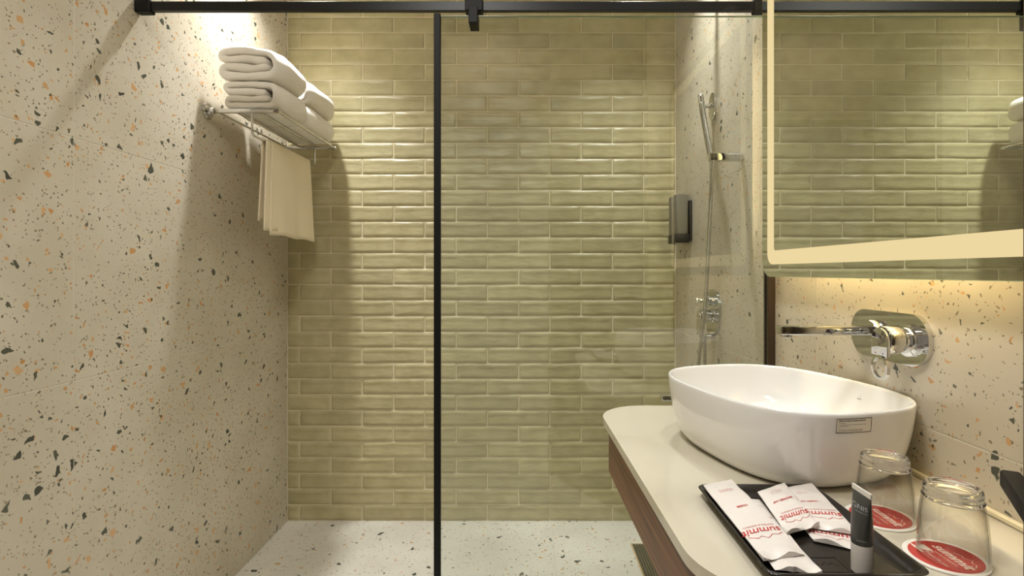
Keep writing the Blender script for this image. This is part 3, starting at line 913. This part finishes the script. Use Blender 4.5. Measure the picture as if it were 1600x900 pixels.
# dispensers
dp = empty('soap_dispenser', (XR, 2.37, HC + 0.12))
tag(dp, 'pair of grey soap dispensers in a black wall holder inside the shower', 'soap dispenser')
fin('wall_plate', nbox(XR - 0.012, XR - 0.0005, 2.297, 2.445, HC + 0.135, HC + 0.310, 0.003, 2), 'bottle_black', dp, 40)
for i, yy in enumerate((2.302, 2.372)):
    hd = fin('holder', nbox(0.642, XR - 0.012, yy - 0.002, yy + 0.064, HC + 0.128, HC + 0.166, 0.003, 2), 'bottle_black', dp, 40)
    bm = bmesh.new(); prism(bm, rrect(0.055, 0.060, 0.012, 5), HC + 0.1662, HC + 0.336, Matrix.Translation((0.6705, yy + 0.031, 0)), bev=0.003)
    bt = fin('bottle', bm, 'bottle', dp, 40)
    fin('push_button', nbox(0.650, 0.680, yy + 0.018, yy + 0.044, HC + 0.122, HC + 0.1278, 0.001), 'steel', hd, 0)

# floor drain
fd = empty('floor_drain', ((DX0 + DX1) / 2, (DY0 + DY1) / 2, 0))
tag(fd, 'long metal floor drain grate with tan border on the shower floor', 'drain')
o_ = [(DX0, DY0), (DX1, DY0), (DX1, DY1), (DX0, DY1)]
i_ = [(DX0 + 0.007, DY0 + 0.007), (DX1 - 0.007, DY0 + 0.007), (DX1 - 0.007, DY1 - 0.007), (DX0 + 0.007, DY1 - 0.007)]
fin('border', ring_prism(bmesh.new(), o_, i_, -0.001, 0.0010), 'drain_frame', fd, 0)
fin('channel', nbox(DX0 + 0.007, DX1 - 0.007, DY0 + 0.007, DY1 - 0.007, -0.0011, -0.0008), 'dark', fd, 0)
bm = bmesh.new(); a = DX0 + 0.008
while a < DX1 - 0.010:
    box(bm, a, a + 0.0048, DY0 + 0.008, DY1 - 0.008, -0.0006, 0.0018); a += 0.0108
b = DY0 + 0.009
while b < DY1 - 0.012:
    box(bm, DX0 + 0.008, DX1 - 0.008, b, b + 0.0045, -0.0006, 0.0016); b += 0.0115
g = fin('grate', bm, 'drain_steel', fd, 0); g['kind'] = 'stuff'

# ------------------------------------------------------------------ tray and sachets
TX0, TX1, TY0, TY1 = 0.281, 0.477, 0.622, 0.890
tr = empty('amenity_tray', ((TX0 + TX1) / 2, (TY0 + TY1) / 2, CT))
tag(tr, 'black rectangular plastic tray holding white sachets on the countertop', 'tray')
def rloop(ins, z, r): return [Vector((x + (TX0 + TX1) / 2, y + (TY0 + TY1) / 2, CT + z)) for x, y in rrect(TX1 - TX0 - 2 * ins, TY1 - TY0 - 2 * ins, r, 5)]
bm = bmesh.new()
loops = [rloop(0.016, 0.0004, 0.010), rloop(0.006, 0.009, 0.014), rloop(0.001, 0.0145, 0.016), rloop(0.0, 0.0155, 0.016), rloop(0.001, 0.0165, 0.016), rloop(0.005, 0.0160, 0.013), rloop(0.012, 0.008, 0.010), rloop(0.020, 0.0035, 0.008), rloop(0.024, 0.0034, 0.006)]
vr = [[bm.verts.new(p) for p in l] for l in loops]
for a, b in zip(vr[:-1], vr[1:]):
    for k in range(len(a)): bm.faces.new((a[k], a[(k + 1) % len(a)], b[(k + 1) % len(b)], b[k]))
bm.faces.new(vr[0]); bm.faces.new(vr[-1])
fin('pan', bm, 'tray', tr, 50)
bm = bmesh.new(); gx, gy, q = 0.379, 0.668, 0.017
ring_prism(bm, [(gx - q, gy - q), (gx + q, gy - q), (gx + q, gy + q), (gx - q, gy + q)], [(gx - q + .0012, gy - q + .0012), (gx + q - .0012, gy - q + .0012), (gx + q - .0012, gy + q - .0012), (gx - q + .0012, gy + q - .0012)], CT + 0.0036, CT + 0.0040)
put_flat(bm, strip_geo([(gx - 0.010, gy), (gx - 0.004, gy + 0.006), (gx, gy + 0.001), (gx + 0.005, gy + 0.005), (gx + 0.010, gy - 0.002)], 0.001), lambda x, y: Vector((x, y, CT + 0.0040)))
fin('embossed_mark', bm, 'tray_print', tr, 0)

RED_LOGO = lambda s: [(text_geo('summit', s, shear=0.25, bold=s * 0.006, spacing=0.98), 0, 0, 'red_ink'),
                      (strip_geo([(-1.25 * s, 0.72 * s), (-0.80 * s, 0.98 * s), (-0.45 * s, 0.84 * s), (0.02 * s, 1.22 * s), (0.42 * s, 0.94 * s), (0.70 * s, 1.10 * s), (1.30 * s, 0.80 * s)], 0.045 * s), 0, 0, 'red_ink'),
                      (text_geo('HOTELS & RESORTS', s * 0.25, spacing=1.08), 0, -0.40 * s, 'red_ink')]

def sachet(name, label, c, zs, items, seed, thick=0.0022, opened=True):
    """c: four plan corners (right-far, left-far, left-near, right-near) seen with the print the right way up;
       s runs along the print, t runs up the print"""
    c = [Vector(p) for p in c]; sd = Vector((seed * 2.3, seed * 7.7, seed))
    wid = (c[1] - c[0]).length; lng = (c[3] - c[0]).length
    def base(s, t):
        p = (c[0] * (1 - s) + c[1] * s) * (1 - t) + (c[3] * (1 - s) + c[2] * s) * t
        z = (zs[0] * (1 - s) + zs[1] * s) * (1 - t) + (zs[3] * (1 - s) + zs[2] * s) * t
        return p, z
    def top(s, t, off=0.0):
        s_ = max(0, min(1, s)); t_ = max(0, min(1, t))
        p, z = base(s, t)
        pil = (4 * s_ * (1 - s_)) ** 0.6 * min(1.0, 12 * t_, 12 * (1 - t_)) * thick
        cr = noise.noise(Vector((s * wid * 60, t * lng * 60, 0)) + sd) * 0.0007
        cr += noise.noise(Vector((s * wid * 22, t * lng * 22, 4)) + sd) * 0.0012
        e = 0.0
        if opened and t_ > 0.86:                     # wavy open end
            e = (math.sin(s * 8 + seed) * 0.0035 + 0.002) * ((t_ - 0.86) / 0.14) ** 1.5
        return Vector((p.x, p.y, z + 0.0012 + pil + cr + e + off))
    def bot(s, t):
        p, z = base(s, t)
        cr = noise.noise(Vector((s * wid * 22, t * lng * 22, 4)) + sd) * 0.0012
        return Vector((p.x, p.y, z + cr))
    NS, NT = 16, 40
    bm = bmesh.new()
    tj = lambda j, i: 1.0 * j / NT if j < NT else 1.0 + 0.012 * noise.noise(Vector((i * 0.55, seed * 3.0, 0)))
    T = [[bm.verts.new(top(i / NS, tj(j, i))) for i in range(NS + 1)] for j in range(NT + 1)]
    Bt = [[bm.verts.new(bot(i / NS, tj(j, i))) for i in range(NS + 1)] for j in range(NT + 1)]
    for j in range(NT):
        for i in range(NS):
            bm.faces.new((T[j][i], T[j][i + 1], T[j + 1][i + 1], T[j + 1][i])); bm.faces.new((Bt[j][i], Bt[j + 1][i], Bt[j + 1][i + 1], Bt[j][i + 1]))
    for j in range(NT):
        bm.faces.new((T[j][0], T[j + 1][0], Bt[j + 1][0], Bt[j][0])); bm.faces.new((T[j][NS], Bt[j][NS], Bt[j + 1][NS], T[j + 1][NS]))
    for i in range(NS):
        bm.faces.new((T[0][i], Bt[0][i], Bt[0][i + 1], T[0][i + 1])); bm.faces.new((T[NT][i], T[NT][i + 1], Bt[NT][i + 1], Bt[NT][i]))
    root = empty(name, (sum((p.x for p in c)) / 4, sum((p.y for p in c)) / 4, min(zs)))
    tag(root, label, 'sachet', 'white amenity sachets in the tray')
    fin('packet', bm, 'paper', root, 70)
    for geo, sx, ty, ink in items:
        fin('print', put_flat(bmesh.new(), geo, lambda x, y: top(sx + x / wid, ty + y / lng, 0.0005)), ink, root, 0)
    return root

def logo_at(s, sx, ty, lng):
    return [(g, sx, ty + dy / lng, ink) for g, dx, dy, ink in RED_LOGO(s)]
FL = CT + 0.0040
# sachet under the comb packet
sachet('sachet', 'white sachet lying mostly hidden beneath the comb packet', [(0.368, 0.846), (0.306, 0.850), (0.297, 0.640), (0.349, 0.631)], [FL + 0.004, FL + 0.004, FL + 0.0085, FL + 0.0085],
       logo_at(0.0175, 0.45, 0.66, 0.21) + [(text_geo('DENTAL KIT', 0.0050, bold=0.0001), 0.30, 0.32, 'red_ink'), (text_geo('DISCOVER MORE', 0.0030), 0.25, 0.14, 'grey_ink')], 3)
sachet('sachet', 'white comb sachet at the left end of the tray, printed COMB', [(0.3455, 0.902), (0.2890, 0.876), (0.2885, 0.651), (0.3480, 0.668)], [CT + 0.0180, CT + 0.0180, CT + 0.0172, CT + 0.0165],
       logo_at(0.0222, 0.50, 0.705, 0.23) + [(text_geo('COMB', 0.0070, bold=0.0002), 0.45, 0.40, 'red_ink'), (text_geo('DISCOVER MORE', 0.0034), 0.5, 0.165, 'red_ink'), (text_geo('FOR GENTLE CARE', 0.0034), 0.5, 0.145, 'red_ink'), (strip_geo([(-0.02, 0), (0.02, 0)], 0.0004), 0.45, 0.09, 'grey_ink')], 5)
sachet('sachet', 'white sachet lowest under the vanity kit with its open end curled', [(0.462, 0.812), (0.398, 0.812), (0.388, 0.722), (0.447, 0.690)], [FL + 0.001, FL + 0.001, FL + 0.001, FL + 0.001],
       logo_at(0.0200, 0.50, 0.66, 0.10), 8, 0.0015)
sachet('sachet', 'white vanity kit sachet at the right side of the tray', [(0.4740, 0.889), (0.412, 0.872), (0.402, 0.748), (0.4560, 0.728)], [CT + 0.0172, CT + 0.0150, FL + 0.0055, FL + 0.0055],
       logo_at(0.0205, 0.46, 0.64, 0.14) + [(text_geo('VANITY KIT', 0.0058, bold=0.00015), 0.55, 0.40, 'red_ink'), (text_geo('FOR GENTLE', 0.0034), 0.55, 0.22, 'red_ink'), (text_geo('CARE', 0.0034), 0.6, 0.18, 'red_ink')], 11)
sachet('sachet', 'white shower cap sachet in the middle, printed SHOWER CAP', [(0.4260, 0.884), (0.3660, 0.848), (0.3525, 0.724), (0.4100, 0.748)], [CT + 0.0200, CT + 0.0190, FL + 0.0096, FL + 0.0096],
       logo_at(0.0215, 0.44, 0.68, 0.14) + [(text_geo('SHOWER CAP', 0.0072, bold=0.0002), 0.48, 0.36, 'red_ink'), (text_geo('DISCOVER MORE', 0.0032), 0.5, 0.19, 'grey_ink'), (text_geo('FOR GENTLE CARE', 0.0032), 0.5, 0.155, 'red_ink'), (text_geo('NATURALLY', 0.0028), 0.55, 0.12, 'grey_ink')], 14)

# cosmetic tube standing on its cap
tb = empty('cosmetic_tube', (0.409, 0.652, FL))
tag(tb, 'charcoal cosmetic tube standing on its pale cap in the tray', 'tube')
UX, UY, UZ = 0.409, 0.652, CT + 0.0036
fin('cap', lathe(bmesh.new(), [(0.0105, 0.0002), (0.0115, 0.0012), (0.0118, 0.034), (0.0112, 0.0355)], 28, Matrix.Translation((UX, UY, UZ)), True, True), 'tube_cap', tb, 40)
bm = bmesh.new(); rings = []
SEC = [(0.0355, 0.0115, 0.0115), (0.037, 0.0119, 0.0119), (0.050, 0.0116, 0.0128), (0.065, 0.0102, 0.0145), (0.080, 0.0074, 0.0163), (0.090, 0.0040, 0.0176), (0.0955, 0.0010, 0.0182)]
for z, a, b in SEC: rings.append([bm.verts.new((UX + a * math.cos(2 * PI * k / 28), UY + b * math.sin(2 * PI * k / 28), UZ + z)) for k in range(28)])
for a, b in zip(rings[:-1], rings[1:]):
    for k in range(28): bm.faces.new((a[k], a[(k + 1) % 28], b[(k + 1) % 28], b[k]))
bm.faces.new(rings[0]); bm.faces.new(rings[-1])
bmesh.ops.recalc_face_normals(bm, faces=bm.faces)
tbv = BVHTree.FromBMesh(bm)
fin('body', bm, 'tube', tb, 50)
fin('crimp', nbox(UX - 0.0011, UX + 0.0011, UY - 0.0184, UY + 0.0184, UZ + 0.0955, UZ + 0.1015), 'tube_white', tb, 0)
td = Vector((-UX, -UY, 0)).normalized()        # printed side
tu = Vector((0, 0, 1)).cross(td).normalized()
def on_tube(x, z):
    q = Vector((UX, UY, UZ + z)) + tu * x + td * 0.05
    h, n_, i, t = tbv.ray_cast(q, -td, 0.2)
    if h is None: h, n_, i, t = tbv.find_nearest(q)
    if n_.dot(td) < 0: n_ = -n_
    return h + n_ * 0.0003
for tx_, sz_, x_, z_ in (('GNIS', 0.0074, -0.002, 0.079), ('PROFESSIONAL', 0.0020, 0, 0.0755), ('LOTION', 0.0028, 0, 0.041)):
    fin('print', put_flat(bmesh.new(), text_geo(tx_, sz_), lambda x, y: on_tube(x + x_, z_ + y)), 'pale_ink', tb, 0)

# ------------------------------------------------------------------ coasters and tumblers
def coaster_at(x, y, label, rot):
    root = empty('coaster', (x, y, CT))
    tag(root, label, 'coaster', 'round red coasters')
    mt = Matrix.Translation((x, y, CT)) @ Matrix.Rotation(rot, 4, 'Z')
    fin('card', lathe(bmesh.new(), [(0.046, 0.0002), (0.0465, 0.0012), (0.046, 0.0020)], 56, mt, True, True), 'coaster', root, 40)
    red = fin('red_disc', lathe(bmesh.new(), [(0.040, 0.0019), (0.040, 0.0022)], 56, mt, True, True), 'coaster_red', root, 0)
    f = lambda x_, y_: mt @ Vector((x_, y_, 0.0025))
    bm = bmesh.new()
    put_flat(bm, text_geo('summit', 0.0195, shear=0.25, bold=0.0004), lambda a, b: f(a + 0.002, b + 0.002))
    put_flat(bm, strip_geo([(-0.008, 0.0165), (0.001, 0.021), (0.006, 0.0185), (0.012, 0.025), (0.018, 0.020), (0.023, 0.0215), (0.029, 0.0150)], 0.0010), f)
    put_flat(bm, text_geo('HOTELS & RESORTS', 0.0042), lambda a, b: f(a + 0.006, b - 0.006))
    put_flat(bm, text_geo('brewed for you', 0.0060, shear=0.3), lambda a, b: f(a + 0.006, b - 0.018))
    # cup
    cup = [(-0.030, -0.006), (-0.013, -0.006), (-0.014, -0.012), (-0.0165, -0.0165), (-0.0195, -0.0185), (-0.0235, -0.0185), (-0.0265, -0.0165), (-0.029, -0.012)]
    vs = [bm.verts.new(f(*p)) for p in cup]; bm.faces.new(vs)
    sau = [(-0.0215 + 0.012 * math.cos(2 * PI * k / 20), -0.0215 + 0.0022 * math.sin(2 * PI * k / 20)) for k in range(20)]
    bm.faces.new([bm.verts.new(f(*p)) for p in sau])
    put_flat(bm, strip_geo([(-0.0135, -0.008), (-0.0095, -0.0085), (-0.0095, -0.0125), (-0.0145, -0.0135)], 0.0014), f)
    fin('white_print', bm, 'coaster_white', red, 0)
    bm = bmesh.new(); rnd = random.Random(4)
    for i in range(-5, 6):
        for j in range(4):
            px_, py_ = i * 0.0042 - 0.006 + (j % 2) * 0.002, 0.024 + j * 0.0036
            if math.hypot(px_, py_) < 0.037:
                put_flat(bm, ([(px_ + 0.0011 * math.cos(PI * k / 4), py_ + 0.0008 * math.sin(PI * k / 4)) for k in range(8)], [tuple(range(8))]), f)
    fin('dot_print', bm, 'coaster_dark', red, 0)['kind'] = 'stuff'
    return root
coaster_at(0.531, 0.803, 'red and white round coaster under the tumbler beside the basin', -PI / 2)
coaster_at(0.541, 0.690, 'red and white round coaster under the nearer right-hand tumbler', -PI / 2)

def tumbler_at(x, y, label):
    z = CT + 0.0023
    root = empty('glass_tumbler', (x, y, z))
    tag(root, label, 'tumbler', 'upturned drinking glasses')
    mt = Matrix.Translation((x, y, z))
    wall = [(0.0362, 0.0008), (0.0372, 0.0), (0.0386, 0.0008), (0.0388, 0.003), (0.0385, 0.012), (0.0378, 0.030), (0.0362, 0.050), (0.0343, 0.066), (0.0327, 0.0752),
            (0.0305, 0.0752), (0.0322, 0.066), (0.0342, 0.050), (0.0358, 0.030), (0.0364, 0.012), (0.0362, 0.0008)]
    fin('wall', lathe(bmesh.new(), wall, 56, mt), 'tumbler', root, 50, doubles=1e-6)
    base = [(0.0, 0.0770), (0.020, 0.0766), (0.0285, 0.0758), (0.0328, 0.0754), (0.0335, 0.0775), (0.0318, 0.0790), (0.0312, 0.0810), (0.0318, 0.0850), (0.0312, 0.0905), (0.0290, 0.0930), (0.0268, 0.0930), (0.0245, 0.0915), (0.020, 0.0890), (0.0, 0.0880)]
    bm = bmesh.new(); seg = 56; rings = []
    for r, zz in base:
        if r == 0: rings.append([bm.verts.new(mt @ Vector((0, 0, zz)))] * seg)
        else: rings.append([bm.verts.new(mt @ Vector((r * math.cos(2 * PI * k / seg), r * math.sin(2 * PI * k / seg), zz))) for k in range(seg)])
    for a, b in zip(rings[:-1], rings[1:]):
        for k in range(seg):
            f = []
            for v in (a[k], a[(k + 1) % seg], b[(k + 1) % seg], b[k]):
                if v not in f: f.append(v)
            bm.faces.new(f)
    fin('base', bm, 'glass_base', root, 60)
    return root
tumbler_at(0.537, 0.801, 'clear glass tumbler upside down next to the white basin')
tumbler_at(0.548, 0.687, 'clear glass tumbler upside down, nearer one at the right edge')

# ------------------------------------------------------------------ open door at the right edge
FE = Vector((0.539, 0.580, 0)); DD = Vector((-0.535, -0.845, 0)).normalized(); DN = Vector((-DD.y, DD.x, 0))   # free edge, direction to hinge
if DN.x > 0: DN = -DN            # room side
DM = Matrix(((DD.x, -DN.x, 0, FE.x), (DD.y, -DN.y, 0, FE.y), (0, 0, 1, 0), (0, 0, 0, 1)))
dr = fin('door_1', nbox(0, 0.78, 0, 0.04, 0.008, 2.06, 0.002, 1, DM), 'door', None, 30)
tag(dr, 'dark brown open door at the right edge of the picture', kind='structure')
hz = HC - 0.216
bm = box(bmesh.new(), 0.039, 0.165, -0.0258, -0.0085, hz - 0.0095, hz + 0.0095, 0.003, 2, DM)
dh = fin('door_handle', bm, 'black', dr, 35)
tag(dh, 'black square lever handle')
fin('handle_stem', box(bmesh.new(), 0.143, 0.163, -0.009, -0.004, hz - 0.009, hz + 0.009, 0.002, 1, DM), 'black', dh, 35)
fin('rose_plate', box(bmesh.new(), 0.128, 0.178, -0.0045, -0.0003, hz - 0.025, hz + 0.025, 0.002, 1, DM), 'black', dh, 35)

# ------------------------------------------------------------------ ceiling downlights
where = ['over the towel shelf in the shower', 'over the shower mixer', 'over the washbasin', 'in the dry half of the room']
for (x, y), w in zip(LAMPS, where):
    r = empty('ceiling_downlight', (x, y, CEIL))
    tag(r, 'round white recessed ceiling downlight ' + w, 'downlight', 'ceiling downlights')
    bm = bmesh.new()
    lathe(bm, [(0.046, -0.0005), (0.060, -0.0005), (0.060, -0.005), (0.046, -0.005), (0.046, -0.0005)], 32, Matrix.Translation((x, y, CEIL)))
    fin('trim_ring', bm, 'ceiling', r, 40, doubles=1e-6)
    bm = lathe(bmesh.new(), [(0.045, -0.0006), (0.045, -0.002)], 32, Matrix.Translation((x, y, CEIL)), True, True)
    fin('lens', bm, 'lamp_lens', r, 0)

r = empty('added_fill_disc', (FILL_DISC[0], FILL_DISC[1], CEIL))  # invented body around the added fill light
tag(r, 'added round disc carrying the soft fill light above the dry half of the room', 'ceiling lamp')
fin('fill_disc_body', lathe(bmesh.new(), [(0.2105, -0.060), (0.214, -0.052), (0.214, -0.010)], 40, Matrix.Translation((FILL_DISC[0], FILL_DISC[1], CEIL)), True, True), 'ceiling', r, 40)
fin('fill_disc_mount', lathe(bmesh.new(), [(0.20, -0.0095), (0.20, -0.0005)], 40, Matrix.Translation((FILL_DISC[0], FILL_DISC[1], CEIL)), True, True), 'black', r, 40)
